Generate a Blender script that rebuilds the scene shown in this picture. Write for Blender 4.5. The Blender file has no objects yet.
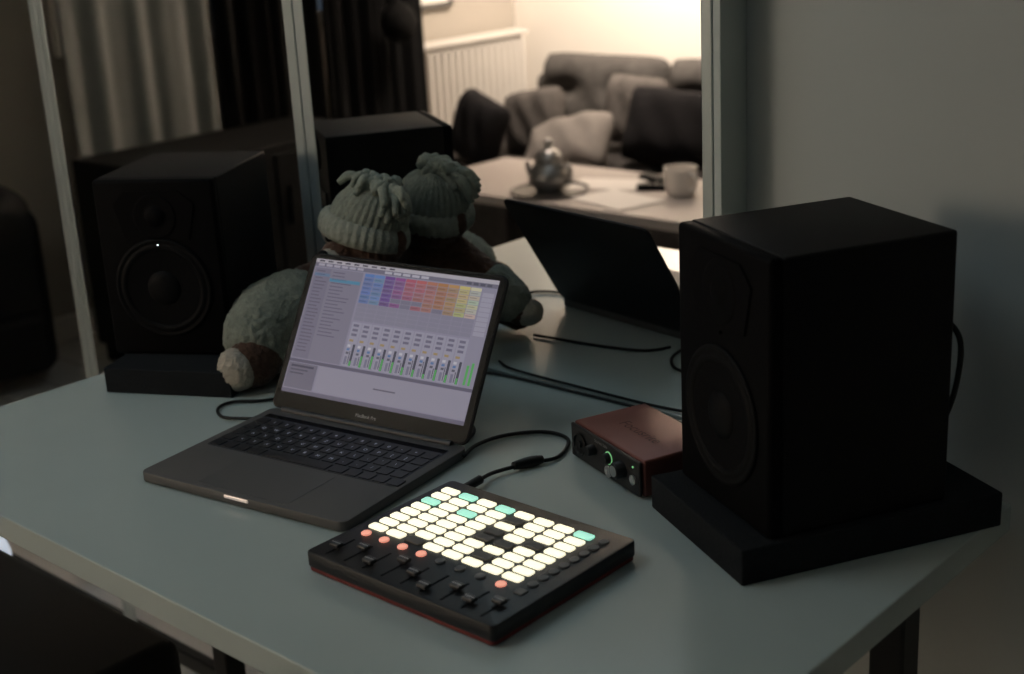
import bpy, bmesh, math, random
from mathutils import Vector, Matrix, Euler
random.seed(4)
SC = bpy.context.scene
SC.view_settings.view_transform = 'Standard'
COL = SC.collection
R = math.radians

# ------------------------------------------------------------------ materials
def mat(name, col, rough=0.5, metal=0.0, emis=None, es=0.0, noise=0.0, nscale=40, bump=0.0, bscale=200, coat=0.0, spec=0.5, kind='noise', sheen=0.0):
    m = bpy.data.materials.new(name); m.use_nodes = True
    nt = m.node_tree; b = nt.nodes['Principled BSDF']
    b.inputs['Base Color'].default_value = (*col, 1)
    b.inputs['Roughness'].default_value = rough
    b.inputs['Metallic'].default_value = metal
    b.inputs['Coat Weight'].default_value = coat
    b.inputs['Specular IOR Level'].default_value = spec
    b.inputs['Sheen Weight'].default_value = sheen
    if emis:
        b.inputs['Emission Color'].default_value = (*emis, 1)
        b.inputs['Emission Strength'].default_value = es
    tc = nt.nodes.new('ShaderNodeTexCoord')
    if noise > 0:
        n = nt.nodes.new('ShaderNodeTexNoise'); n.inputs['Scale'].default_value = nscale
        n.inputs['Detail'].default_value = 4
        nt.links.new(tc.outputs['Object'], n.inputs['Vector'])
        mx = nt.nodes.new('ShaderNodeMix'); mx.data_type = 'RGBA'
        mx.inputs[6].default_value = (*[max(0, c*(1-noise)) for c in col], 1)
        mx.inputs[7].default_value = (*[min(1, c*(1+noise)) for c in col], 1)
        nt.links.new(n.outputs['Fac'], mx.inputs[0])
        nt.links.new(mx.outputs[2], b.inputs['Base Color'])
    if bump > 0:
        if kind == 'wave':
            n2 = nt.nodes.new('ShaderNodeTexWave'); n2.inputs['Distortion'].default_value = 1.5
        else:
            n2 = nt.nodes.new('ShaderNodeTexNoise'); n2.inputs['Detail'].default_value = 3
        n2.inputs['Scale'].default_value = bscale
        nt.links.new(tc.outputs['Object'], n2.inputs['Vector'])
        bp = nt.nodes.new('ShaderNodeBump'); bp.inputs['Strength'].default_value = bump
        bp.inputs['Distance'].default_value = 0.002
        nt.links.new(n2.outputs['Fac'], bp.inputs['Height'])
        nt.links.new(bp.outputs['Normal'], b.inputs['Normal'])
    return m

M = {}
M['desk'] = mat('desk_laminate', (.42,.49,.475), .19, noise=.03, nscale=15, bump=.01, bscale=400)
M['wall'] = mat('wall_paint', (.44,.475,.465), .9, noise=.03, nscale=3, bump=.15, bscale=120)
M['wallwarm'] = mat('wall_paint_cream', (.80,.75,.68), .9, noise=.03, nscale=3, bump=.15, bscale=120)
M['wallleft'] = mat('wall_paint_cream_dimmed', (.40,.36,.31), .9, noise=.03, nscale=3, bump=.15, bscale=120)  # cream wall darkened in its colour so it looks less brightly lit
M['ceil'] = mat('ceiling_paint', (.32,.37,.39), .9)
M['trim'] = mat('trim_paint', (.46,.52,.50), .5)
M['alu'] = mat('brushed_aluminium', (.32,.37,.37), .45, .5, bump=.1, bscale=300)
M['darkmetal'] = mat('dark_metal', (.02,.02,.02), .4, .6)
M['laptop'] = mat('space_grey_metal', (.105,.102,.10), .6, .35)
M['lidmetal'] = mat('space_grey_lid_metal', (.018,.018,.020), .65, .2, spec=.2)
M['laptopdark'] = mat('laptop_dark_metal', (.05,.05,.052), .5, .5)
M['notch'] = mat('notch_highlight', (.9,.8,.75), .25, .3, emis=(1,.85,.8), es=.12)  # glint on the notch put in as pale colour and slight glow
M['keywell'] = mat('key_well', (.01,.01,.012), .6, emis=(.6,.7,1), es=.008)
M['key'] = mat('key_plastic', (.008,.008,.010), .5)
M['legend'] = mat('key_legend', (.4,.4,.5), .5, emis=(.72,.78,1), es=.22)
M['track'] = mat('trackpad_glass', (.098,.096,.095), .55, .3)
M['bezel'] = mat('black_glass', (.006,.006,.007), .12)
M['blk'] = mat('black_vinyl', (.0048,.0048,.0053), .6, bump=.2, bscale=500, spec=.14)
M['blkfront'] = mat('black_baffle', (.0030,.0030,.0034), .65, spec=.05)
M['cone'] = mat('woven_cone', (.0042,.0042,.0047), .75, bump=.3, bscale=700, spec=.06)
M['rubber'] = mat('black_rubber', (.0040,.0040,.0044), .6, spec=.09)
M['cablerub'] = mat('cable_rubber', (.005,.005,.005), .5, spec=.3)
M['foam'] = mat('charcoal_foam', (.014,.016,.018), .95, noise=.3, nscale=300, bump=.6, bscale=500, spec=.10)
M['plastic'] = mat('black_plastic', (.012,.012,.013), .45, bump=.1, bscale=500, spec=.4)
M['cap'] = mat('fader_cap_plastic', (.03,.03,.032), .4, spec=.5)
M['capline'] = mat('fader_cap_line', (.4,.4,.4), .5)
M['redbase'] = mat('red_plastic', (.17,.013,.010), .5)
M['red'] = mat('red_anodised', (.165,.055,.044), .5, .4, noise=.08, nscale=60)
M['silver'] = mat('silver_knob', (.6,.6,.6), .3, .9)
M['led'] = mat('white_led', (1,1,1), .3, emis=(.8,.9,1), es=9)
M['green'] = mat('green_led', (.2,.6,.3), .3, emis=(.4,1,.4), es=.35)
M['padW'] = mat('pad_lit_white', (.9,.87,.7), .4, emis=(1,.93,.68), es=1.12)
M['padG'] = mat('pad_lit_green', (.4,.8,.6), .4, emis=(.42,.92,.72), es=.80)
M['padD'] = mat('pad_unlit', (.12,.11,.10), .5)
M['btnO'] = mat('button_lit_orange', (.9,.4,.3), .4, emis=(1,.38,.27), es=.72)
M['btnD'] = mat('button_unlit', (.13,.13,.13), .5)
M['fur'] = mat('brown_plush', (.070,.038,.026), 1, noise=.5, nscale=120, bump=1, bscale=260, spec=.1, sheen=.2)
M['cream'] = mat('cream_plush', (.36,.33,.28), 1, noise=.2, nscale=150, bump=1, bscale=300, spec=.1)
M['knit'] = mat('sage_knit', (.195,.215,.180), 1, noise=.4, nscale=110, bump=1, bscale=330, spec=.08, sheen=.12)
M['knitlite'] = mat('pale_sage_knit', (.26,.28,.24), 1, noise=.25, nscale=120, bump=1, bscale=330, spec=.08, sheen=.12)
M['yarn'] = mat('sage_yarn', (.23,.255,.215), 1, noise=.3, nscale=200, bump=1, bscale=400, spec=.08, sheen=.12)
M['sofa'] = mat('charcoal_upholstery', (.033,.030,.029), .95, noise=.2, nscale=60, bump=.5, bscale=300, spec=.1)
M['sofagrey'] = mat('grey_upholstery', (.070,.065,.061), .95, noise=.4, nscale=30, bump=.5, bscale=300, spec=.1)
M['cushdark'] = mat('dark_cushion_cloth', (.016,.015,.016), .95, noise=.2, nscale=40, bump=.4, bscale=200, spec=.1)
M['cushgrey'] = mat('mottled_cushion_cloth', (.095,.086,.080), .95, noise=.5, nscale=35, bump=.4, bscale=200, spec=.1)
M['cushlite'] = mat('light_cushion_cloth', (.22,.20,.185), .95, noise=.15, nscale=25, bump=.4, bscale=200, spec=.1)
M['white'] = mat('white_enamel', (.62,.585,.54), .4)
M['paper'] = mat('white_paper', (.82,.78,.74), .8)
M['table'] = mat('pale_table_top', (.44,.39,.36), .5, noise=.06, nscale=20)
M['curt'] = mat('grey_curtain_cloth', (.25,.262,.255), .95, noise=.06, nscale=20, bump=.3, bscale=150, spec=.1)
M['curtdark'] = mat('dark_curtain_cloth', (.014,.0135,.0135), .95, noise=.1, nscale=20, spec=.1)
M['wood'] = mat('black_wood', (.006,.006,.006), .6, bump=.1, bscale=40, spec=.2)
M['pewter'] = mat('pewter', (.34,.33,.32), .32, .75, noise=.4, nscale=60, bump=.8, bscale=60)
M['traymetal'] = mat('dark_tray_metal', (.14,.135,.13), .35, .7)
M['shade'] = mat('lamp_shade_cloth', (.9,.8,.65), .8, emis=(1,.75,.5), es=1.0)
M['glass'] = mat('dusk_window_glass', (.1,.12,.15), .1, emis=(.45,.6,.8), es=.10)

def floor_mat():
    m = bpy.data.materials.new('oak_plank_floor'); m.use_nodes = True
    nt = m.node_tree; b = nt.nodes['Principled BSDF']; b.inputs['Roughness'].default_value = .6
    tc = nt.nodes.new('ShaderNodeTexCoord'); br = nt.nodes.new('ShaderNodeTexBrick')
    br.inputs['Color1'].default_value = (.46,.44,.41,1); br.inputs['Color2'].default_value = (.40,.38,.35,1)
    br.inputs['Mortar'].default_value = (.18,.16,.14,1); br.inputs['Scale'].default_value = 1
    br.inputs['Brick Width'].default_value = 1.2; br.inputs['Row Height'].default_value = .15
    br.inputs['Mortar Size'].default_value = .003
    nt.links.new(tc.outputs['Object'], br.inputs['Vector']); nt.links.new(br.outputs['Color'], b.inputs['Base Color'])
    return m
M['floor'] = floor_mat()

def mirror_mat():
    m = bpy.data.materials.new('mirror_silver'); m.use_nodes = True
    b = m.node_tree.nodes['Principled BSDF']
    b.inputs['Base Color'].default_value = (.89,.89,.88,1); b.inputs['Metallic'].default_value = 1
    b.inputs['Roughness'].default_value = 0.0
    return m
M['mirror'] = mirror_mat()

def screen_mat():
    m = bpy.data.materials.new('lit_display'); m.use_nodes = True
    nt = m.node_tree; b = nt.nodes['Principled BSDF']
    b.inputs['Base Color'].default_value = (.01,.01,.01,1); b.inputs['Roughness'].default_value = .25
    at = nt.nodes.new('ShaderNodeAttribute'); at.attribute_name = 'ui'
    nt.links.new(at.outputs['Color'], b.inputs['Emission Color']); b.inputs['Emission Strength'].default_value = .58
    return m
M['screen'] = screen_mat()

# ------------------------------------------------------------------ mesh helpers
def merge(dst, src, mtx=Matrix.Identity(4), mi=None):
    me = bpy.data.meshes.new('tmp'); src.to_mesh(me); src.free()
    me.transform(mtx)
    n0 = len(dst.faces)
    dst.from_mesh(me); bpy.data.meshes.remove(me)
    dst.faces.ensure_lookup_table()
    if mi is not None:
        for f in dst.faces[n0:]: f.material_index = mi
    return dst

def T(x,y,z): return Matrix.Translation((x,y,z))
def RX(a): return Matrix.Rotation(R(a),4,'X')
def RY(a): return Matrix.Rotation(R(a),4,'Y')
def RZ(a): return Matrix.Rotation(R(a),4,'Z')

def box(sx,sy,sz,bev=0.0,seg=2):
    bm = bmesh.new(); bmesh.ops.create_cube(bm, size=1)
    for v in bm.verts: v.co = Vector((v.co.x*sx, v.co.y*sy, v.co.z*sz))
    if bev>0: bmesh.ops.bevel(bm, geom=bm.edges[:], offset=bev, segments=seg, affect='EDGES', profile=.5)
    return bm

def plan(w,d,h,r,seg=6,bev=0.0):
    bm = bmesh.new(); vs=[]
    for cx,cy,a0 in ((w/2-r,d/2-r,0),(-w/2+r,d/2-r,90),(-w/2+r,-d/2+r,180),(w/2-r,-d/2+r,270)):
        for i in range(seg+1):
            a=R(a0+90*i/seg); vs.append(bm.verts.new((cx+r*math.cos(a),cy+r*math.sin(a),0)))
    f=bm.faces.new(vs)
    ret=bmesh.ops.extrude_face_region(bm,geom=[f])
    for e in ret['geom']:
        if isinstance(e,bmesh.types.BMVert): e.co.z=h
    bmesh.ops.recalc_face_normals(bm,faces=bm.faces[:])
    if bev>0:
        es=[e for e in bm.edges if abs(e.verts[0].co.z-e.verts[1].co.z)<1e-7]
        bmesh.ops.bevel(bm,geom=es,offset=bev,segments=2,affect='EDGES',profile=.5)
    return bm

def lathe(prof, seg=40):
    bm=bmesh.new(); rings=[]
    for r,z in prof:
        if r<1e-6: rings.append([bm.verts.new((0,0,z))])
        else: rings.append([bm.verts.new((r*math.cos(2*math.pi*i/seg),r*math.sin(2*math.pi*i/seg),z)) for i in range(seg)])
    for a,b in zip(rings,rings[1:]):
        for i in range(seg):
            j=(i+1)%seg
            if len(a)==1 and len(b)==1: continue
            if len(a)==1: bm.faces.new((a[0],b[i],b[j]))
            elif len(b)==1: bm.faces.new((a[i],b[0],a[j]))
            else: bm.faces.new((a[i],b[i],b[j],a[j]))
    bmesh.ops.recalc_face_normals(bm,faces=bm.faces[:])
    return bm

def cyl(r,h,seg=24,bev=0):
    if bev>0: return lathe([(0,0),(r-bev,0),(r,bev),(r,h-bev),(r-bev,h),(0,h)],seg)
    return lathe([(0,0),(r,0),(r,h),(0,h)],seg)

def ell(rx,ry,rz,c=(0,0,0),u=24,v=16):
    bm=bmesh.new(); bmesh.ops.create_uvsphere(bm,u_segments=u,v_segments=v,radius=1)
    for w in bm.verts: w.co=Vector((w.co.x*rx+c[0],w.co.y*ry+c[1],w.co.z*rz+c[2]))
    return bm

def catmull(pts,n=10):
    P=[Vector(p) for p in pts]; P=[P[0]*2-P[1]]+P+[P[-1]*2-P[-2]]; out=[]
    for i in range(1,len(P)-2):
        for k in range(n):
            t=k/n; a,b,c,d=P[i-1:i+3]
            out.append(.5*((2*b)+(-a+c)*t+(2*a-5*b+4*c-d)*t*t+(-a+3*b-3*c+d)*t**3))
    out.append(P[-2]); return out

def tube(pts,rad,seg=10,n=10,rfun=None):
    path=catmull(pts,n); bm=bmesh.new(); rings=[]; up=Vector((0,0,1))
    N=len(path)
    for i,p in enumerate(path):
        t=(path[min(i+1,N-1)]-path[max(i-1,0)]).normalized()
        s=t.cross(up)
        if s.length<1e-3: s=t.cross(Vector((1,0,0)))
        s.normalize(); q=s.cross(t)
        rr=rad*(rfun(i/(N-1)) if rfun else 1)
        rings.append([bm.verts.new(p+s*rr*math.cos(2*math.pi*k/seg)+q*rr*math.sin(2*math.pi*k/seg)) for k in range(seg)])
    for a,b in zip(rings,rings[1:]):
        for k in range(seg): bm.faces.new((a[k],a[(k+1)%seg],b[(k+1)%seg],b[k]))
    bm.faces.new(rings[0]); bm.faces.new(rings[-1])
    bmesh.ops.recalc_face_normals(bm,faces=bm.faces[:])
    return bm

def obj(name,bm,mats,parent=None,loc=(0,0,0),rot=(0,0,0),smooth=False,label=None,cat=None,kind=None,group=None):
    me=bpy.data.meshes.new(name)
    if isinstance(bm,bpy.types.Mesh): me=bm
    else: bm.to_mesh(me); bm.free()
    if not isinstance(mats,(list,tuple)): mats=[mats]
    if len(me.materials)==0:
        for m in mats: me.materials.append(m)
    if smooth:
        for p in me.polygons: p.use_smooth=True
    o=bpy.data.objects.new(name,me); COL.objects.link(o)
    o.location=loc; o.rotation_euler=tuple(R(a) for a in rot)
    if smooth=='auto':
        me.set_sharp_from_angle(angle=R(35))
    if parent: o.parent=parent
    if label: o['label']=label
    if cat: o['category']=cat
    if kind: o['kind']=kind
    if group: o['group']=group
    return o

def thing(name,label,cat,loc=(0,0,0),rotz=0,group=None):
    e=bpy.data.objects.new(name,None); COL.objects.link(e)
    e.empty_display_size=.05; e.location=loc; e.rotation_euler=(0,0,R(rotz))
    e['label']=label; e['category']=cat
    if group: e['group']=group
    return e

def text_bm(s,size,extr=0.0):
    cu=bpy.data.curves.new('t','FONT'); cu.body=s; cu.size=size; cu.align_x='CENTER'; cu.align_y='CENTER'; cu.extrude=extr
    o=bpy.data.objects.new('t',cu); COL.objects.link(o)
    dg=bpy.context.evaluated_depsgraph_get(); me=bpy.data.meshes.new_from_object(o.evaluated_get(dg))
    bm=bmesh.new(); bm.from_mesh(me); bpy.data.objects.remove(o); bpy.data.curves.remove(cu); bpy.data.meshes.remove(me)
    for f in bm.faces: f.material_index=0
    return bm

def remesh(bm,vox,smooth=4,fuzz=0.0):
    me=bpy.data.meshes.new('r'); bm.to_mesh(me); bm.free()
    o=bpy.data.objects.new('r',me); COL.objects.link(o)
    m=o.modifiers.new('r','REMESH'); m.mode='VOXEL'; m.voxel_size=vox
    s=o.modifiers.new('s','SMOOTH'); s.iterations=smooth; s.factor=.5
    if fuzz:
        tx=bpy.data.textures.new('f','CLOUDS'); tx.noise_scale=.006
        d=o.modifiers.new('d','DISPLACE'); d.texture=tx; d.strength=fuzz; d.mid_level=.5
    dg=bpy.context.evaluated_depsgraph_get(); out=bpy.data.meshes.new_from_object(o.evaluated_get(dg))
    bpy.data.objects.remove(o); bpy.data.meshes.remove(me)
    out.materials.clear()
    return out

# ------------------------------------------------------------------ camera
cam_d=bpy.data.cameras.new('camera'); cam=bpy.data.objects.new('camera',cam_d); COL.objects.link(cam)
cam_d.sensor_width=36; cam_d.lens=48.87; cam_d.clip_start=.05
cam_d.dof.use_dof=True; cam_d.dof.focus_distance=1.47; cam_d.dof.aperture_fstop=5.0
r=Vector((.7425,.6676,-.0530)).normalized(); f=Vector((-.6480,.6962,-.3083)); f=(f-r*f.dot(r)).normalized(); u=r.cross(f)
cam.matrix_world=Matrix(((r.x,u.x,-f.x,0),(r.y,u.y,-f.y,0),(r.z,u.z,-f.z,1.35),(0,0,0,1)))
SC.camera=cam

# ------------------------------------------------------------------ room
XL,XR,YB,YF,H=-4.08,1.6,1.285,-2.04,2.6
MY=1.236
def slab(name,x0,x1,y0,y1,z0,z1,m,bev=0):
    bm=box(x1-x0,y1-y0,z1-z0,bev)
    return obj(name,bm,m,loc=((x0+x1)/2,(y0+y1)/2,(z0+z1)/2),kind='structure')
slab('floor',XL-.1,XR+.1,YF-.1,YB+.1,-.1,0,M['floor'])
slab('ceiling',XL-.1,XR+.1,YF-.1,YB+.1,H,H+.1,M['ceil'])
slab('wall_back',XL-.1,XR+.1,YB,YB+.1,0,H,M['wall'])
slab('wall_front',XL-.1,XR+.1,YF-.1,YF,0,H,M['wallwarm'])
slab('wall_left',XL-.1,XL,YF,YB,0,H,M['wallleft'])
slab('wall_right',XR,XR+.1,YF,YB,0,H,M['wall'])
slab('trim_1',-.8385,-.829,MY-.002,YB-.001,0,2.35,M['trim'],.001)
slab('trim_2',-2.90,-.839,MY-.002,YB-.001,2.285,2.35,M['trim'],.002)
slab('trim_3',-2.90,-.839,MY-.002,YB-.001,0,.03,M['darkmetal'],.002)
slab('baseboard_front',XL+.001,XR-.001,YF,YF+.012,.0,.08,M['white'],.002)
slab('baseboard_left',XL,XL+.012,YF+.013,YB-.001,.0,.08,M['white'],.002)
slab('baseboard_back',-.82,XR-.001,YB-.012,YB,.0,.08,M['white'],.002)

# mirrored sliding doors
edges=[-2.874,-2.199,-1.524,-.839]
for i in range(3):
    x0,x1=edges[i]+.001,edges[i+1]-.001
    w=x1-x0; cx=(x0+x1)/2
    t=thing('mirror_door','full-height sliding wardrobe door with mirror glass and aluminium edge','wardrobe door',(cx,MY+.008,.031),group='mirrored wardrobe doors')
    h=2.25
    obj('mirror_glass',box(w-.02,.004,h-.04),M['mirror'],t,(0,-.006,h/2))
    fw=.021
    for sx in (-1,1):
        wd=.015 if (i,sx)==(2,1) else fw
        obj('door_stile',box(wd,.020,h,.002),M['alu'],t,(sx*(w/2-wd/2),0.001,h/2))
    for zz in (.015,h-.015):
        obj('door_rail',box(w-2*fw,.018,.03,.003),M['darkmetal'],t,(0,0.001,zz))

# ------------------------------------------------------------------ desk
DX0,DX1,DY0,DY1,DZ=-1.63,-.49,.609,1.231,.75
desk=thing('desk','pale grey-green laminate desk with thin dark metal legs','desk',((DX0+DX1)/2,(DY0+DY1)/2,0))
W,D=DX1-DX0,DY1-DY0
obj('desk_top',merge(bmesh.new(),plan(W,D,.028,.004,bev=.0015),T(0,0,DZ-.028)),M['desk'],desk)
for sx in (-1,1):
    for sy in (-1,1):
        lg=box(.034,.034,DZ-.028,.003)
        obj('leg',lg,M['darkmetal'],desk,(sx*(W/2-.03),(D/2-.18) if sy>0 else (-D/2+.04),(DZ-.028)/2))

# ------------------------------------------------------------------ speakers
def speaker(loc,rz,label,led,vis_cable,h):
    t=thing('studio_monitor',label,'speaker',loc,rz,group='pair of studio monitors')
    w,d=.166,.188
    obj('cabinet',box(w,d-.012,h,.003,3),M['blk'],t,(0,.006,h/2),smooth='auto')
    obj('baffle',box(w,.016,h,.005,3),M['blkfront'],t,(0,-d/2+.006,h/2),smooth='auto')
    yf=-d/2-.002
    wz=.092
    sur=lathe([(.066,-.0005),(.0665,.002),(.064,.003),(.062,.003),(.0605,.0015),(.058,.003),(.055,.004),(.052,.003),(.050,.001),(.0495,-.001)],56)
    obj('woofer_surround',sur,M['rubber'],t,(0,yf,wz),(90,0,0),smooth=True)
    obj('woofer_cone',lathe([(.0505,.0015),(.048,.001),(.024,.0004),(.023,.0003)],56),M['cone'],t,(0,yf-.0004,wz),(90,0,0),smooth=True)
    obj('dust_cap',lathe([(.023,.0005),(.021,.0025),(.016,.0045),(.009,.006),(0,.0066)],40),M['rubber'],t,(0,yf-.0004,wz),(90,0,0),smooth=True)
    hexp=bmesh.new()
    pts=[(-.056,.02),(-.036,.038),(.036,.038),(.056,.02),(.044,-.026),(-.044,-.026)]
    vs=[hexp.verts.new((x,0,z)) for x,z in pts]; fc=hexp.faces.new(vs)
    rr=bmesh.ops.extrude_face_region(hexp,geom=[fc])
    for e in rr['geom']:
        if isinstance(e,bmesh.types.BMVert): e.co.y=-.002
    bmesh.ops.recalc_face_normals(hexp,faces=hexp.faces[:]); bmesh.ops.bevel(hexp,geom=hexp.edges[:],offset=.0008,segments=2,affect='EDGES')
    obj('waveguide',hexp,M['blkfront'],t,(0,yf,h-.052),smooth='auto')
    tw=lathe([(.030,.002),(.029,.003),(.026,.0028),(.018,.0025),(.0135,.0024),(.012,.004),(.007,.006),(0,.0066)],40)
    obj('tweeter',tw,M['blkfront'],t,(0,yf,h-.048),(90,0,0),smooth=True)
    obj('power_light',cyl(.0016,.0030,16),M['led'] if led else M['rubber'],t,(0,yf,h-.086),(90,0,0))
    obj('rear_panel',box(w*.7,.004,h*.5,.001),M['darkmetal'],t,(0,d/2+.0015,.09))
    obj('bass_port',lathe([(.018,-.0),(.022,.004),(.026,.002),(.026,0)],32),M['rubber'],t,(0,d/2,.2),(-90,0,0),smooth=True)
    obj('volume_knob',cyl(.007,.010,20,.001),M['rubber'],t,(.04,d/2+.003,.12),(-90,0,0),smooth='auto')
    if vis_cable:
        cb=tube([(.03,.096,.16),(.050,.108,.165),(.072,.110,.15),(.078,.104,.115),(.068,.102,.08),(.045,.108,.06),(.02,.104,.05)],.0028)
        obj('power_cord',cb,M['cablerub'],t,smooth=True)
    return t
def pad(loc,rz,w,d,h,label):
    return obj('isolation_pad',box(w,d,h,.002),M['foam'],loc=(loc[0],loc[1],loc[2]+h/2),rot=(0,0,rz),label=label,cat='foam pad',group='foam isolation pads')
pad((-.625,1.099,DZ),-28,.185,.277,.035,'thick charcoal foam pad under a speaker at the desk corner')
speaker((-.630,1.086,DZ+.0355),-27,'black two-way studio speaker angled inward beside a mirror edge',False,True,.258)
pad((-1.528,1.034,DZ),27,.180,.23,.034,'thick charcoal foam pad under a speaker beside plush bear')
speaker((-1.570,1.058,DZ+.0345),31,'black two-way studio speaker with small white power light',True,False,.235)

# ------------------------------------------------------------------ laptop
lap=thing('laptop','open space-grey laptop showing colourful music software','laptop',(-1.1395,.8786,DZ),9.0)
LW,LD,LT=.290,.217,.0115
obj('laptop_base',merge(bmesh.new(),plan(LW,LD,LT,.010,bev=.0018),T(0,0,.001)),M['laptop'],lap,smooth='auto')
for sx in(-1,1):
    for sy in(-1,1): obj('foot',cyl(.006,.002,16),M['rubber'],lap,(sx*.12,sy*.085,0))
top=LT+.001
obj('trackpad',merge(bmesh.new(),plan(.128,.078,.0004,.003),T(0,0,0)),M['track'],lap,(0,-.062,top-.0001))
obj('opening_notch',box(.034,.003,.004,.001),M['notch'],lap,(0,-LD/2+.0002,top-.0035))
kb=obj('keyboard',merge(bmesh.new(),plan(.266,.106,.0003,.003),T(0,0,0)),M['keywell'],lap,(0,.036,top))
rows=[["","1","2","3","4","5","6","7","8","9","0","-","=",""],
      ["","Q","W","E","R","T","Z","U","I","O","P","[","]",""],
      ["","A","S","D","F","G","H","J","K","L",";","'","\\",""],
      ["","<","Y","X","C","V","B","N","M",",",".","/","",""]]
P_=.0189
def key(w,ch,x,y,hh=.0152):
    bm=merge(bmesh.new(),plan(w,hh,.0011,.0015,3),T(0,0,0),0)
    if ch:
        merge(bm,text_bm(ch,.0064),T(0,0,.00116),1)
    obj('key',bm,[M['key'],M['legend']],kb,(x,y,.0003))
for ri,row in enumerate(rows):
    for ci,ch in enumerate(row):
        key(.0158,ch,(ci-6.5)*P_,.030-ri*.0183)
y=.030-4*.0183; x=-.131
for w in (.0158,.0158,.0158,.020,.092,.020,.0158,.0158,.0158,.0158):
    key(w,"",x+w/2,y,.0152); x+=w+.0032
obj('touch_strip',merge(bmesh.new(),plan(.264,.009,.0004,.001,3),T(0,0,0)),M['bezel'],lap,(0,.083,top+.0002))
obj('hinge',merge(bmesh.new(),lathe([(0,0),(.0045,0),(.0045,.25),(0,.25)],20),RY(90)@T(0,0,-.125)),M['laptopdark'],lap,(0,LD/2-.004,top+.0005),smooth='auto')
TILT=31.5
lid=bpy.data.objects.new('lid',None); COL.objects.link(lid); lid.parent=lap
lid.location=(0,LD/2-.004,top+.002); lid.rotation_euler=(R(-TILT),0,0)
LH=.197
obj('lid_shell',merge(bmesh.new(),plan(LW,LH,.0045,.010,bev=.001),T(0,.0045,LH/2)@RX(90)),M['lidmetal'],lid,smooth='auto')
obj('display_bezel',merge(bmesh.new(),plan(LW-.004,LH-.004,.0006,.008),T(0,0,LH/2)@RX(90)),M['bezel'],lid)
SW,SH=.270,.1688
quads=[]
def q(x0,y0,x1,y1,c,l=1): quads.append((x0,y0,x1,y1,c,l))
def g(r_,g_,b_): return tuple(((c/255)**2.2) for c in (r_,g_,b_))
def gs(r_,g_,b_,k=.40):
    return g(*[v*(1-k)+m_*k for v,m_ in zip((r_,g_,b_),(135,130,148))])
BG=g(150,146,168)
q(0,0,1,1,BG,0)
q(0,0,1,.028,g(188,182,192),1)
for i in range(9): q(.02+i*.05,.008,.02+i*.05+.03,.020,g(80,76,90),2)
q(0,.028,1,.058,g(120,116,134),1)
for i in range(6): q(.02+i*.045,.034,.055+i*.045,.052,g(175,170,186),2)
for i in range(5): q(.40+i*.05,.034,.44+i*.05,.052,g(188,184,198),2)
for i in range(4): q(.84+i*.035,.034,.865+i*.035,.052,g(90,88,104),2)
q(.005,.065,.285,.745,g(136,131,150),1)
q(.01,.07,.10,.74,g(128,123,143),2)
for i in range(24):
    q(.02,.085+i*.026,.02+.04+.03*random.random(),.093+i*.026,g(104,100,120),3)
    if i<19: q(.115,.085+i*.026,.115+.06+.07*random.random(),.093+i*.026,g(110,106,126),3)
q(.105,.135,.28,.160,gs(60,150,190),3); q(.01,.105,.10,.128,gs(90,130,170),3)
cols=[(90,130,200),(100,140,205),(110,70,150),(150,80,150),(190,90,110),(200,100,100),(190,120,95),(185,125,75),(200,150,90),(222,205,120),(226,220,180)]
tx0,tx1=.295,.925; tw=(tx1-tx0)/11
B=.045
for i,c in enumerate(cols):
    xa=tx0+i*tw+.0015; xb=tx0+(i+1)*tw-.0015
    q(xa,.068,xb,.092,gs(*c,.15),2)
    for k in range(6):
        ya=.095+k*.032
        if (i in(0,1)) or random.random()<.85 or k<3:
            cc=tuple(min(255,int(v*(.92+.16*random.random()))) for v in c)
            q(xa,ya,xb,ya+.029,gs(*cc),2)
            q(xa+.004,ya+.010,xb-.014,ya+.017,gs(*[int(v*.75) for v in cc]),3)
        else: q(xa,ya,xb,ya+.029,g(128,124,144),2)
    for k in range(6,10):
        ya=.095+k*.032; q(xa,ya,xb,ya+.029,g(142,138,158),2)
    q(xa,.425,xb,.745,g(164,161,180),2)
    for k in range(3): q(xa+.010,.395+B+k*.034,xb-.014,.413+B+k*.034,g(118,114,136),3)
    q(xa+.008,.506+B,xb-.024,.522+B,gs(190,155,80),3)
    lv=.10*random.random()
    q(xb-.019,.540+B,xb-.006,.695+B,g(78,78,94),3); q(xb-.017,.585+lv+B,xb-.008,.695+B,gs(90,185,95,.1),4)
    q(xa+.006,.545+B,xa+.022,.562+B,g(205,202,214),3); q(xa+.006,.572+B,xa+.022,.588+B,gs(70,120,190),3); q(xa+.006,.598+B,xa+.022,.614+B,g(100,98,114),3)
    q(xa+.026,.575+.05*random.random()+B,xa+.030,.685+B,g(80,78,94),3); q(xa+.006,.63+B,xa+.020,.69+B,g(130,126,148),3)
q(.93,.068,.995,.745,g(150,146,166),1)
for k in range(9): q(.933,.095+k*.034,.99,.124+k*.034,g(168,164,182),2)
q(.945,.60,.957,.735,gs(90,185,95,.1),3); q(.968,.58,.980,.735,gs(90,185,95,.1),3)
q(0,.752,1,.775,g(104,100,120),1)
q(.005,.78,.17,.965,g(120,116,134),2); q(.02,.795,.15,.81,g(80,78,96),3); q(.02,.825,.12,.835,g(90,86,104),3); q(.02,.85,.10,.86,g(90,86,104),3)
q(.18,.78,.995,.965,g(156,152,170),2); q(.50,.865,.62,.875,g(106,102,120),3)
q(0,.972,1,1,g(112,108,128),2)
me=bpy.data.meshes.new('display'); V=[];F=[];C=[]
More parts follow.
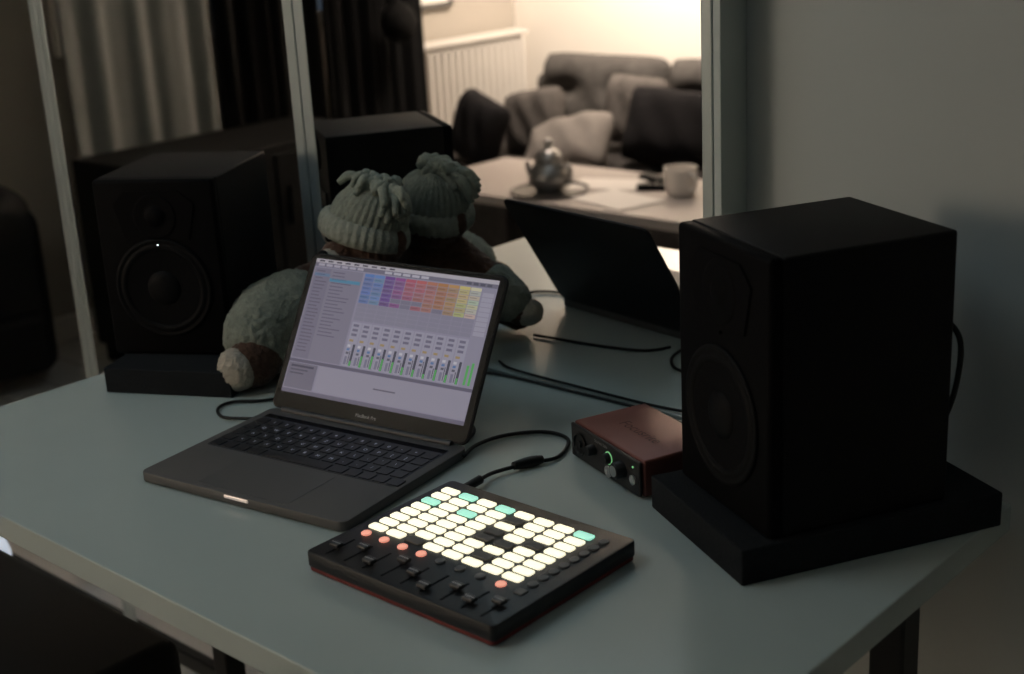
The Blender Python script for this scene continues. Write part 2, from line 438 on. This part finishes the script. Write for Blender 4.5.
for x0,y0,x1,y1,c,l in quads:
    b0=len(V); zz=-.0008-.00005*l
    for a,b in((x0,y1),(x1,y1),(x1,y0),(x0,y0)): V.append(((a-.5)*SW,zz,(1-b)*SH))
    F.append((b0,b0+1,b0+2,b0+3)); C+= [(*c,1)]*4
me.from_pydata(V,[],F); at=me.color_attributes.new('ui','FLOAT_COLOR','CORNER')
for i,c in enumerate(C): at.data[i].color=c
obj('display',me,M['screen'],lid,(0,0,LH-.007-SH),label='lit screen with coloured clip grid and mixer')
obj('bezel_lettering',merge(bmesh.new(),text_bm('MacBook Pro',.0056),T(0,-.0009,.0095)@RX(90)),mat('bezel_print',(.3,.3,.3),.5,emis=(1,1,1),es=.06),lid)

# ------------------------------------------------------------------ pad controller
ctl=thing('pad_controller','black grid controller with glowing pads and a row of faders','music controller',(-.833,.822,DZ),.4)
cw,cd=.238,.198
obj('underside',merge(bmesh.new(),plan(cw-.002,cd-.002,.006,.006,bev=.001),T(0,0,.001)),M['redbase'],ctl,smooth='auto')
obj('housing',merge(bmesh.new(),plan(cw,cd,.0155,.006,bev=.0018),T(0,0,.0050)),M['plastic'],ctl,smooth='auto')
for sx in(-1,1):
    for sy in(-1,1): obj('foot',cyl(.006,.003,16),M['rubber'],ctl,(sx*.1,sy*.08,0))
ct=.0205
pat=["WGWGWWWG","WWWWDWWW","GWGWWWWW","WWWWDWDW","WWWWDDWW","WWWWWWWW","WWWWWDWW","WWDWWWWW"]
padme={}
for k,m_ in(('W','padW'),('G','padG'),('D','padD')):
    bm=merge(bmesh.new(),plan(.0203,.0101,.0020,.0026,5,.0004),T(0,0,0)); me=bpy.data.meshes.new('pad'); bm.to_mesh(me); bm.free(); me.materials.append(M[m_]); padme[k]=me
for r_ in range(8):
    for c_ in range(8):
        o=obj('pad',padme[pat[r_][c_]],M['padW'],ctl,(-.0976+.0247*c_,.0755-.0143*r_,ct-.0003))
btn={}
for k,m_ in(('O','btnO'),('D','btnD')):
    bm=cyl(.0050,.0022,24,.0006); me=bpy.data.meshes.new('button'); bm.to_mesh(me); bm.free(); me.materials.append(M[m_]); btn[k]=me
for c_ in range(8):
    obj('round_button',btn['O' if c_ in(0,1,2,3,7) else 'D'],M['btnD'],ctl,(-.0976+.0247*c_,-.0405,ct-.0002))
for r_ in range(8):
    obj('round_button',btn['D'],M['btnD'],ctl,(.0985,.0755-.0143*r_,ct-.0002))
obj('shift_button',box(.010,.009,.002,.0008),M['btnD'],ctl,(.0985,-.0405,ct+.0006))
for c_ in range(9):
    x=-.0976+.0247*c_ if c_<8 else .0985
    obj('fader_slot',box(.0022,.036,.0004),M['rubber'],ctl,(x,-.0735,ct+.0001))
    yy=[-.078,-.066,-.082,-.062,-.074,-.086,-.070,-.080,-.068][c_]
    fc=bmesh.new(); merge(fc,box(.012,.0085,.004,.0012),T(0,0,.004),0); merge(fc,box(.004,.004,.004),T(0,0,.001),0); merge(fc,box(.011,.0009,.0006),T(0,0,.0060),1)
    obj('fader_cap',fc,[M['cap'],M['capline']],ctl,(x,yy,ct+.0003))

# ------------------------------------------------------------------ audio interface
ai=thing('audio_interface','small red metal audio interface with black front and knobs','audio interface',(-.838,1.096,DZ),-20.5)
aw,ad,ah=.141,.096,.042
obj('metal_shell',merge(bmesh.new(),box(aw,ad-.004,ah-.002,.003,3),T(0,.002,ah/2+.001)),M['red'],ai,smooth='auto')
obj('front_panel',box(aw-.003,.004,ah-.004,.0015),M['plastic'],ai,(0,-ad/2+.001,ah/2+.001))
fy=-ad/2-.001
obj('microphone_socket',lathe([(.0125,0),(.013,.0025),(.0115,.003),(.0105,.001),(.004,.0008),(.0035,.003),(0,.003)],32),M['darkmetal'],ai,(-.048,fy,.022),(90,0,0),smooth='auto')
def knob(n,x,z,rad,dep,ring):
    obj(n,lathe([(rad*1.0,0),(rad*.95,dep*.8),(rad*.8,dep),(0,dep)],28),M['plastic'],ai,(x,fy,z),(90,0,0),smooth='auto')
    if ring: obj('light_ring',lathe([(rad*1.0,0),(rad*1.0,.0006),(rad*1.18,.0006),(rad*1.18,0)],32),M['green'],ai,(x,fy,z),(90,0,0))
knob('gain_knob',-.021,.025,.0062,.009,False)
knob('gain_knob',.010,.026,.0062,.007,True)
obj('instrument_socket',lathe([(.006,0),(.0065,.002),(.0035,.0022),(.003,.0005),(0,.0005)],28),M['silver'],ai,(.010,fy,.011),(90,0,0),smooth='auto')
knob('monitor_knob',.036,.023,.0095,.011,False)
obj('knob_cap',cyl(.006,.0008,28),M['silver'],ai,(.036,fy-.0107,.023),(90,0,0))
obj('headphone_socket',lathe([(.005,0),(.0055,.002),(.0035,.0022),(.003,.0005),(0,.0005)],28),M['silver'],ai,(.058,fy,.019),(90,0,0),smooth='auto')
obj('status_light',cyl(.0012,.001,12),M['green'],ai,(.058,fy,.033),(90,0,0))
obj('lettering',merge(bmesh.new(),text_bm('Focusrite',.019),T(.002,-.004,ah+.0003)),mat('faded_red_print',(.065,.020,.016),.7),ai)
obj('front_lettering',merge(bmesh.new(),text_bm('Scarlett Solo',.0050),T(-.005,fy-.0003,.037)@RX(90)),mat('grey_print',(.3,.3,.3),.5),ai)

# ------------------------------------------------------------------ cables
z=DZ+.003
cab=thing('usb_cable','black cable looping between laptop and controller','cable',(-.96,1.05,DZ))
OFF=(.96,-1.05,-DZ)
obj('cord',tube([(-1.008,.995,z+.004),(-1.022,1.03,z+.002),(-1.018,1.073,z),(-.987,1.107,z),(-.950,1.104,z),(-.9276,1.06,z),(-.9386,1.026,z+.002),(-.9515,.984,z+.003),(-.948,.955,z+.005),(-.942,.923,z+.007)],.0022),M['cablerub'],cab,OFF,smooth=True)
obj('ferrite_bead',tube([(-.9325,1.040,z+.003),(-.9386,1.026,z+.003),(-.945,1.006,z+.004)],.0062,rfun=lambda t:.7+.3*math.sin(math.pi*t)),M['cablerub'],cab,OFF,smooth=True)
obj('plug',tube([(-.948,.957,z+.005),(-.945,.941,z+.006),(-.942,.924,z+.007)],.0050),M['cablerub'],cab,OFF,smooth=True)
obj('power_cable',tube([(-1.293,.940,z+.003),(-1.312,.930,z+.002),(-1.345,.920,z),(-1.375,.935,z),(-1.378,.960,z),(-1.35,.985,z),(-1.33,1.02,z)],.002),M['cablerub'],smooth=True,label='black charging cable curling beside the laptop',cat='cable')
obj('extension_cable',tube([(-1.235,1.10,z),(-1.19,1.095,z),(-1.13,1.088,z),(-1.075,1.075,z),(-1.055,1.060,z),(-1.045,1.040,z)],.002),M['cablerub'],smooth=True,label='thin black cable running behind the laptop',cat='cable')
obj('speaker_cable',tube([(-1.20,1.210,z),(-1.16,1.224,z),(-1.04,1.2275,z),(-.93,1.2275,z),(-.87,1.215,z),(-.84,1.190,z+.003),(-.815,1.160,z+.012),(-.812,1.150,z+.014)],.0018),M['cablerub'],smooth=True,label='thin black cable lying along the rear desk edge',cat='cable')

# ------------------------------------------------------------------ plush bear
bear=thing('teddy_bear','brown plush teddy bear in sage knitted hat and suit','plush toy',(-1.354,1.160,DZ))
hx,hy,hz=.006,.020,.180
def chain(bm,pts):
    for (p0,r0),(p1,r1) in zip(pts,pts[1:]):
        for i in range(7):
            t=i/6; p=Vector(p0).lerp(Vector(p1),t); rr=r0+(r1-r0)*t
            merge(bm,ell(rr,rr,rr,p,16,10))
b=bmesh.new()
merge(b,ell(.064,.052,.080,(0,.010,.08)))
merge(b,ell(.057,.045,.048,(hx,hy,hz-.008)))
merge(b,ell(.026,.024,.020,(hx-.010,hy-.040,hz-.024)))
merge(b,ell(.019,.010,.019,(hx-.056,hy-.006,hz-.008))); merge(b,ell(.019,.010,.019,(hx+.055,hy,hz-.006)))
chain(b,[((-.045,0,.125),.022),((-.078,-.03,.110),.020)])
chain(b,[((.045,0.006,.125),.024),((.10,-.01,.088),.022),((.130,-.02,.052),.021)])
chain(b,[((-.03,-.02,.045),.036),((-.054,-.098,.065),.036),((-.048,-.145,.036),.034)])
chain(b,[((.03,-.01,.045),.034),((.055,-.05,.05),.030),((.085,-.065,.028),.024)])
obj('plush_body',remesh(b,.0030,3,.006),M['fur'],bear,smooth=True)
s=bmesh.new()
merge(s,ell(.067,.056,.046,(0,.008,.050)))
chain(s,[((.100,-.01,.085),.029),((.118,-.014,.066),.031)])
chain(s,[((-.03,-.02,.058),.054),((-.062,-.060,.075),.060),((-.068,-.090,.070),.058),((-.064,-.112,.060),.053)])
chain(s,[((.03,-.01,.045),.040),((.055,-.045,.05),.034)])
obj('knitted_suit',remesh(s,.0030,3,.006),M['knit'],bear,smooth=True)
obj('foot_sole',remesh(ell(.029,.022,.028,(-.050,-.170,.032)),.0025,2,.005),M['cream'],bear,smooth=True)
obj('paw_tip',remesh(ell(.020,.022,.019,(.140,-.028,.048)),.0025,2,.003),M['cream'],bear,smooth=True)
obj('ear_lining',ell(.014,.007,.015,(hx-.060,hy-.014,hz-.008)),M['cream'],bear,smooth=True)
obj('muzzle_patch',ell(.020,.014,.015,(hx-.010,hy-.054,hz-.026)),M['cream'],bear,smooth=True)
obj('nose',ell(.008,.006,.006,(hx-.010,hy-.069,hz-.018)),M['rubber'],bear,smooth=True)
for sx in(-1,1): obj('eye',ell(.005,.004,.005,(hx-.006+sx*.020,hy-.044,hz-.004)),M['rubber'],bear,smooth=True)
hatp=[(.050,.0),(.0555,.004),(.0565,.010),(.0575,.018),(.0565,.026),(.055,.034),(.0525,.042),(.049,.049),(.043,.056),(.036,.061),(.026,.066),(.012,.069),(0,.070)]
hb=lathe(hatp,200)
for v in hb.verts:
    a=math.atan2(v.co.y,v.co.x); rr=1+.018*math.sin(a*34)+.02*math.sin(a*3+v.co.z*60)
    v.co.x*=rr; v.co.y*=rr*.80; v.co.x+=v.co.z*.22
hat=obj('knitted_hat',hb,M['knit'],bear,(hx,hy-.006,hz-.003),(-10,10,0),smooth=True)
bandb=lathe([(.052,-.008),(.061,-.009),(.0665,-.003),(.0680,.005),(.0665,.014),(.062,.022),(.055,.024),(.052,.019)],200)
for v in bandb.verts:
    a=math.atan2(v.co.y,v.co.x); rr=1+.015*math.sin(a*34); v.co.x*=rr; v.co.y*=rr*.78
obj('hat_band',bandb,M['knitlite'],hat,smooth=True)
ys=bmesh.new()
for i in range(84):
    a=2*math.pi*random.random(); el=R(random.uniform(-40,70)); L=random.uniform(.030,.052)
    sy=math.sin(a); sy=sy*.40 if sy>0 else sy*.7
    dr=Vector((math.cos(a)*math.cos(el),sy*math.cos(el),math.sin(el)*.55))
    p0=Vector((random.uniform(-.02,.026),random.uniform(-.008,.004),0))
    p1=p0+dr*L*.6; p2=p0+dr*L+Vector((random.uniform(-.004,.004),-.003,-.016))
    merge(ys,tube([p0,p1,p2],.0052,8,5,rfun=lambda t:.8+.4*math.sin(math.pi*min(1,t*.9+.1))))
obj('yarn_tassel',ys,M['yarn'],hat,(.018,-.006,.069),(8,0,0),smooth=True)

# ------------------------------------------------------------------ bench under the desk
st=thing('bench','black padded bench pushed under the desk','bench',(-1.70,.625,0))
obj('seat',merge(bmesh.new(),box(.70,.40,.09,.02,3),T(0,0,.445)),M['wood'],st,smooth='auto')
for sx in(-1,1):
    for sy in(-1,1): obj('leg',box(.035,.035,.405,.003),M['darkmetal'],st,(sx*.31,sy*.16,.2025))

# ------------------------------------------------------------------ room seen in the mirror
def pillow(w,h,t,n=18,tuft=False):
    bm=bmesh.new(); gr={}
    for s_ in(1,-1):
        for i in range(n+1):
            for j in range(n+1):
                a=2*i/n-1; b_=2*j/n-1
                edge=(i in(0,n)) or (j in(0,n))
                if s_==-1 and edge: gr[(s_,i,j)]=gr[(1,i,j)]; continue
                th=t/2*((1-a**4)*(1-b_**4))**.6
                if tuft:
                    for tx_ in(-.5,.5):
                        th-=.30*t*math.exp(-(((a-tx_)**2+(b_-.1)**2)/.05))
                    th=max(th,.01)
                # rounded corners so the cushions read plump
                pin=1-.05*(1-abs(a)**2)*abs(b_)**3-.10*abs(a)**4*abs(b_)**4; pin2=1-.05*(1-abs(b_)**2)*abs(a)**3-.10*abs(a)**4*abs(b_)**4
                gr[(s_,i,j)]=bm.verts.new((a*w/2*pin2,s_*th+.004*math.sin(9*a+5*b_),b_*h/2*pin))
        for i in range(n):
            for j in range(n):
                vs=[gr[(s_,i,j)],gr[(s_,i+1,j)],gr[(s_,i+1,j+1)],gr[(s_,i,j+1)]]
                bm.faces.new(vs if s_==-1 else vs[::-1])
    bmesh.ops.recalc_face_normals(bm,faces=bm.faces[:])
    return bm
sofa=thing('sofa','dark charcoal sofa with tufted grey back cushions','sofa',(-2.80,-1.58,0))
obj('sofa_frame',merge(merge(bmesh.new(),box(2.1,.86,.22,.02,3),T(0,0,.17)),box(2.1,.14,.50,.04,3),T(0,-.37,.36)),M['sofagrey'],sofa,smooth='auto')
for sx in(-1,1):
    obj('armrest',box(.12,.86,.34,.04,3),M['sofa'],sofa,(sx*.99,0,.23),smooth='auto')
for i in range(2):
    obj('seat_cushion',box(.92,.70,.12,.04,3),M['sofa'],sofa,(-.465+.93*i,.08,.34),smooth='auto')
for i in range(3):
    obj('back_cushion',pillow(.64,.34,.20,24,True),M['sofagrey'],sofa,(-.63+.62*i,-.24,.545),(12,0,0),smooth=True)
def cush(m,w,loc,rot,label,h=None,t=.13):
    obj('cushion',pillow(w,h or w,t),M[m],None,loc,rot,smooth=True,label=label,cat='cushion',group='loose cushions on the sofa')
cush('cushdark',.26,(-3.47,-1.14,.52),(16,14,14),'dark square cushion leaning at the sofa end')
cush('cushgrey',.26,(-3.39,-1.36,.515),(14,-10,-6),'mottled grey cushion leaning on the sofa')
cush('cushlite',.34,(-3.12,-1.22,.468),(52,-14,-12),'pale grey cushion lying flat on the seat',h=.26,t=.15)
cush('cushgrey',.26,(-3.08,-1.56,.55),(14,4,-6),'mottled grey cushion standing against the sofa back')
cush('cushdark',.36,(-2.81,-1.42,.530),(24,6,-18),'dark cushion propped on the sofa',h=.28,t=.18)

tb=thing('coffee_table','pale low coffee table covered with crockery and papers','coffee table',(-2.60,-.82,0))
obj('table_top',merge(bmesh.new(),plan(1.35,.50,.03,.02,bev=.003),T(0,0,.42)),M['table'],tb)
for sx in(-1,1):
    for sy in(-1,1): obj('leg',box(.05,.05,.42,.004),M['sofa'],tb,(sx*.60,sy*.20,.21))
tz=.45
tr=thing('serving_tray','round dark metal tray on the coffee table','tray',(-2.755,-.695,tz))
obj('tray_dish',lathe([(0,0),(.11,0),(.118,.010),(.122,.010),(.114,-.0),(.11,.003),(0,.003)],48),M['traymetal'],tr,(0,0,.001),smooth='auto')
tp=thing('teapot','dull silvery teapot with domed lid on a tray','teapot',(-2.755,-.695,tz+.005))
obj('pot_body',lathe([(0,0),(.040,0),(.046,.006),(.044,.012),(.060,.022),(.066,.040),(.060,.066),(.046,.084),(.040,.092),(.046,.098),(.044,.104)],32),M['pewter'],tp,smooth=True)
obj('pot_lid',lathe([(.042,.103),(.036,.118),(.022,.128),(.010,.134),(.009,.140),(.017,.148),(.012,.158),(0,.163)],32),M['pewter'],tp,smooth=True)
obj('spout',tube([(-.05,0,.035),(-.078,0,.05),(-.088,0,.085)],.010,rfun=lambda t:1.2-.5*t),M['pewter'],tp,smooth=True)
obj('handle',tube([(.045,0,.08),(.08,0,.082),(.085,0,.045),(.055,0,.028)],.007),M['pewter'],tp,smooth=True)
mg=thing('mug','white ceramic mug on the coffee table','mug',(-2.375,-.85,tz))
obj('mug_body',lathe([(0,0),(.036,0),(.044,.01),(.050,.085),(.046,.085),(.041,.012),(0,.01)],32),M['paper'],mg,smooth='auto')
obj('handle',tube([(.044,0,.072),(.072,0,.067),(.070,0,.03),(.040,0,.022)],.006),M['paper'],mg,(0,0,0),(0,0,20),smooth=True)
for lx,ly,rz,ss in((-2.50,-.70,15,.24),(-2.66,-.86,-20,.22)):
    obj('paper_sheet',box(ss,ss*.7,.004,.001),M['paper'],None,(lx,ly,tz+.0025),(0,0,rz),label='white paper sheet on the coffee table',cat='paper',group='papers on the coffee table')
bo=thing('bowl','small white bowl at the table rear','bowl',(-2.33,-1.01,tz))
obj('bowl_shell',lathe([(0,0),(.025,0),(.05,.025),(.06,.06),(.056,.06),(.045,.027),(0,.008)],32),M['white'],bo,smooth='auto')
for lx,ly,rz in((-2.56,-.97,20),(-2.48,-.88,-30)):
    rc=thing('remote_control','black remote control on the coffee table','remote control',(lx,ly,tz),rz,group='remote controls')
    obj('remote_body',merge(bmesh.new(),plan(.13,.040,.018,.01,bev=.003),T(0,0,0)),M['rubber'],rc)
    bt=bmesh.new()
    for i in range(5):
        for j in(-1,0,1): merge(bt,cyl(.004,.002,10),T(-.05+.022*i,j*.012,.018))
    o=obj('keypad',bt,M['btnD'],rc); o['kind']='stuff'

rad=thing('radiator','white ribbed panel radiator on the wall','radiator',(XL+.085,-1.58,.20))
rb=bmesh.new(); merge(rb,box(.04,.78,.54,.006),T(-.005,0,.29))
for i in range(20): merge(rb,box(.026,.020,.50,.006),T(.026,-.37+i*.039,.29))
obj('radiator_panel',rb,M['white'],rad); obj('radiator_grille',box(.085,.80,.018,.003),M['white'],rad,(0,0,.567))
for yy in (.36,.31): obj('pipe',cyl(.01,.21,14),M['white'],rad,(0,yy,-.195),smooth='auto')
for s_ in (-1,1): obj('wall_bracket',box(.05,.03,.05),M['white'],rad,(-.045,s_*.3,.45))

slab('window_1',XL+.001,XL+.012,-1.00,.10,.95,2.2,M['glass'])
wf=bmesh.new()
for y0,y1,z0,z1 in((-1.04,-1.0,.91,2.24),(.10,.14,.91,2.24),(-1.0,.1,.91,.95),(-1.0,.1,2.2,2.24),(-.47,-.43,.95,2.2)):
    merge(wf,box(.04,y1-y0,z1-z0,.003),T(0,(y0+y1)/2,(z0+z1)/2))
obj('trim_4',wf,M['white'],loc=(XL+.022,0,0),kind='structure')

def curtain(name,y0,y1,z0,z1,x,m,amp,waves,label,seed):
    rnd=random.Random(seed); bm=bmesh.new(); nu,nv=160,24; ph=[rnd.uniform(0,6.28) for _ in range(4)]; G=[]
    for i in range(nu+1):
        rowv=[]
        for j in range(nv+1):
            s_=i/nu; tt=j/nv
            off=amp*(math.sin(2*math.pi*waves*s_+ph[0]+.4*math.sin(3*tt))+.4*math.sin(2*math.pi*waves*1.7*s_+ph[1]+tt))*(.6+.5*(1-tt))
            rowv.append(bm.verts.new((x+off,y0+(y1-y0)*s_,z0+(z1-z0)*tt)))
        G.append(rowv)
    for i in range(nu):
        for j in range(nv): bm.faces.new((G[i][j],G[i+1][j],G[i+1][j+1],G[i][j+1]))
    bmesh.ops.recalc_face_normals(bm,faces=bm.faces[:])
    bmesh.ops.solidify(bm,geom=bm.faces[:],thickness=.003)
    return obj(name,bm,M[m],smooth=True,label=label,cat='curtain',group='curtains on the rod')
curtain('curtain',-.34,.20,.05,2.38,XL+.16,'curt',.011,4,'light grey curtain with vertical folds',1)
curtain('curtain',-.80,-.36,.05,2.38,XL+.17,'curtdark',.024,6,'dark charcoal curtain gathered in folds',2)
curtain('curtain',-1.31,-.82,.05,2.38,XL+.17,'curtdark',.024,7,'dark charcoal curtain beside the radiator',3)
tie=thing('curtain_tieback','dark round tieback bobble hanging beside the curtain','curtain tieback',(XL+.30,-1.08,.90))
obj('bobble',lathe([(0,-.075),(.03,-.07),(.058,-.045),(.070,-.005),(.060,.035),(.035,.062),(.012,.075),(.010,.09),(0,.09)],28),M['curtdark'],tie,smooth=True)
obj('cord',tube([(0,0,.085),(-.03,-.01,.18),(-.08,-.03,.26)],.006),M['curtdark'],tie,smooth=True)
rod=thing('curtain_rod','dark metal rod carrying the curtains','curtain rod',(XL+.165,-.53,2.40))
obj('rod',merge(bmesh.new(),cyl(.012,1.9,20),T(0,.95,0)@RX(90)),M['darkmetal'],rod,smooth='auto')
for yy in(-.9,.9): obj('bracket',box(.165,.02,.02),M['darkmetal'],rod,(-.08,yy,0))
sb=thing('sideboard','long low black sideboard below the window','sideboard',(-3.58,-.13,0))
obj('cabinet_body',merge(bmesh.new(),box(.40,.88,.58,.006),T(0,0,.35)),M['wood'],sb)
for i in range(2):
    d_=obj('cabinet_door',box(.014,.42,.52,.003),M['wood'],sb,(.208,-.216+.432*i,.35))
    obj('handle',box(.012,.012,.12,.003),M['darkmetal'],d_,(.013,.17 if i==0 else -.17,.1))
for sx in(-1,1):
    for sy in(-1,1): obj('leg',box(.04,.04,.06),M['wood'],sb,(sx*.17,sy*.40,.03))
bp_=thing('backpack','bulky black backpack standing on the floor by the wall','backpack',(-3.86,.60,0),10)
body=bmesh.new()
merge(body,box(.25,.31,.50,.05,4),T(0,0,.28)); merge(body,ell(.13,.16,.10,(0,0,.51)))
obj('bag_body',remesh(body,.012,5),M['wood'],bp_,smooth=True)
pk=bmesh.new(); merge(pk,box(.06,.22,.18,.025,3),T(.14,0,.14)); obj('front_pocket',pk,M['curtdark'],bp_,smooth='auto')
obj('carry_loop',tube([(0,-.04,.595),(0,-.02,.635),(0,.02,.635),(0,.04,.595)],.008),M['curtdark'],bp_,smooth=True)
for s_ in(-1,1): obj('shoulder_strap',tube([(-.10,s_*.07,.50),(-.155,s_*.09,.38),(-.15,s_*.10,.2),(-.11,s_*.10,.06)],.012),M['curtdark'],bp_,smooth=True)
def spiral(n,r0,dr): return [((r0+dr*i/8)*math.cos(i*.785)*1.0,(r0+dr*i/8)*math.sin(i*.785)*.8,.008+.004*(i%3)) for i in range(n)]
obj('floor_cable',tube(spiral(22,.06,.02)+[(.2,.12,.006),(.3,.05,.006),(.42,.12,.006)],.007,8,6),M['cablerub'],None,(-3.42,.66,0),smooth=True,label='loosely coiled black cable lying on the floor',cat='cable')
ps=thing('power_adapter','small black power adapter on the floor','power adapter',(-3.20,.80,0),25)
obj('adapter_body',merge(bmesh.new(),plan(.14,.07,.04,.01,bev=.004),T(0,0,.001)),M['wood'],ps,smooth='auto')
obj('adapter_lead',tube([(.07,0,.02),(.11,.01,.008),(.16,.06,.006),(.12,.12,.006)],.005),M['cablerub'],ps,smooth=True)

nl=thing('bright_spot_standin','slim glowing white stand-in for an unidentified bright spot','glow stand-in',(-2.47,1.12,0),10)  # made-up glowing object standing in for an unidentified bright spot
obj('light_base',cyl(.036,.02,32,.004),M['white'],nl,smooth='auto')
obj('light_dome',lathe([(.028,.02),(.031,.05),(.030,.15),(.022,.185),(0,.195)],32),mat('glowing_dome',(.9,.9,.9),.5,emis=(.70,.82,1),es=.5),nl,smooth=True)
pf=thing('picture_frame','small pale framed picture on the wall above the radiator','picture',(XL+.012,-1.52,1.10))
fb=bmesh.new()
for dy,dz,sy,sz in((-.12,0,.02,.4),(.12,0,.02,.4),(0,-.19,.26,.02),(0,.19,.26,.02)): merge(fb,box(.02,sy,sz,.002),T(0,dy,dz))
obj('frame',fb,M['traymetal'],pf); obj('print',box(.006,.23,.37),M['paper'],pf)

fl=thing('floor_lamp','floor lamp with cream drum shade beside the sofa','floor lamp',(-1.45,-1.75,0))
obj('base',cyl(.14,.02,40,.004),M['darkmetal'],fl,smooth='auto'); obj('pole',cyl(.011,1.45,16),M['darkmetal'],fl,(0,0,.02),smooth='auto')
obj('lamp_shade',lathe([(.20,1.32),(.15,1.60),(.148,1.60),(.198,1.32)],48),M['shade'],fl,smooth='auto')

# ------------------------------------------------------------------ lights
def area(name,loc,target,size,energy,col,sy=None,spread=180):
    l=bpy.data.lights.new(name,'AREA'); l.shape='RECTANGLE'; l.size=size; l.size_y=sy or size; l.energy=energy; l.color=col; l.spread=R(spread)
    o=bpy.data.objects.new(name,l); COL.objects.link(o); o.location=loc
    d=Vector(target)-Vector(loc); o.rotation_euler=d.to_track_quat('-Z','Y').to_euler(); return o
area('cool_ambient_light',(-1.8,.25,2.5),(-1.35,.75,.75),1.0,4.2,(.70,.90,1),spread=135)  # added overhead area light supplying the dim cool ambient, no fixture
area('cool_fill_light',(-.2,-.5,2.5),(.1,1.28,1.5),.8,1.4,(.70,.90,1))
area('wall_wash_light',(-2.90,-1.38,2.2),(-3.15,-2.04,1.48),.35,56,(1,.84,.70),spread=120)
area('table_fill_light',(-2.9,-.9,2.4),(-2.8,-1.0,.4),.3,3.2,(1,.82,.70),spread=80)  # added warm fill from above onto table and sofa, no actual lamp
w=bpy.data.worlds.new('world'); SC.world=w; w.use_nodes=True
w.node_tree.nodes['Background'].inputs[0].default_value=(.05,.06,.07,1); w.node_tree.nodes['Background'].inputs[1].default_value=.3
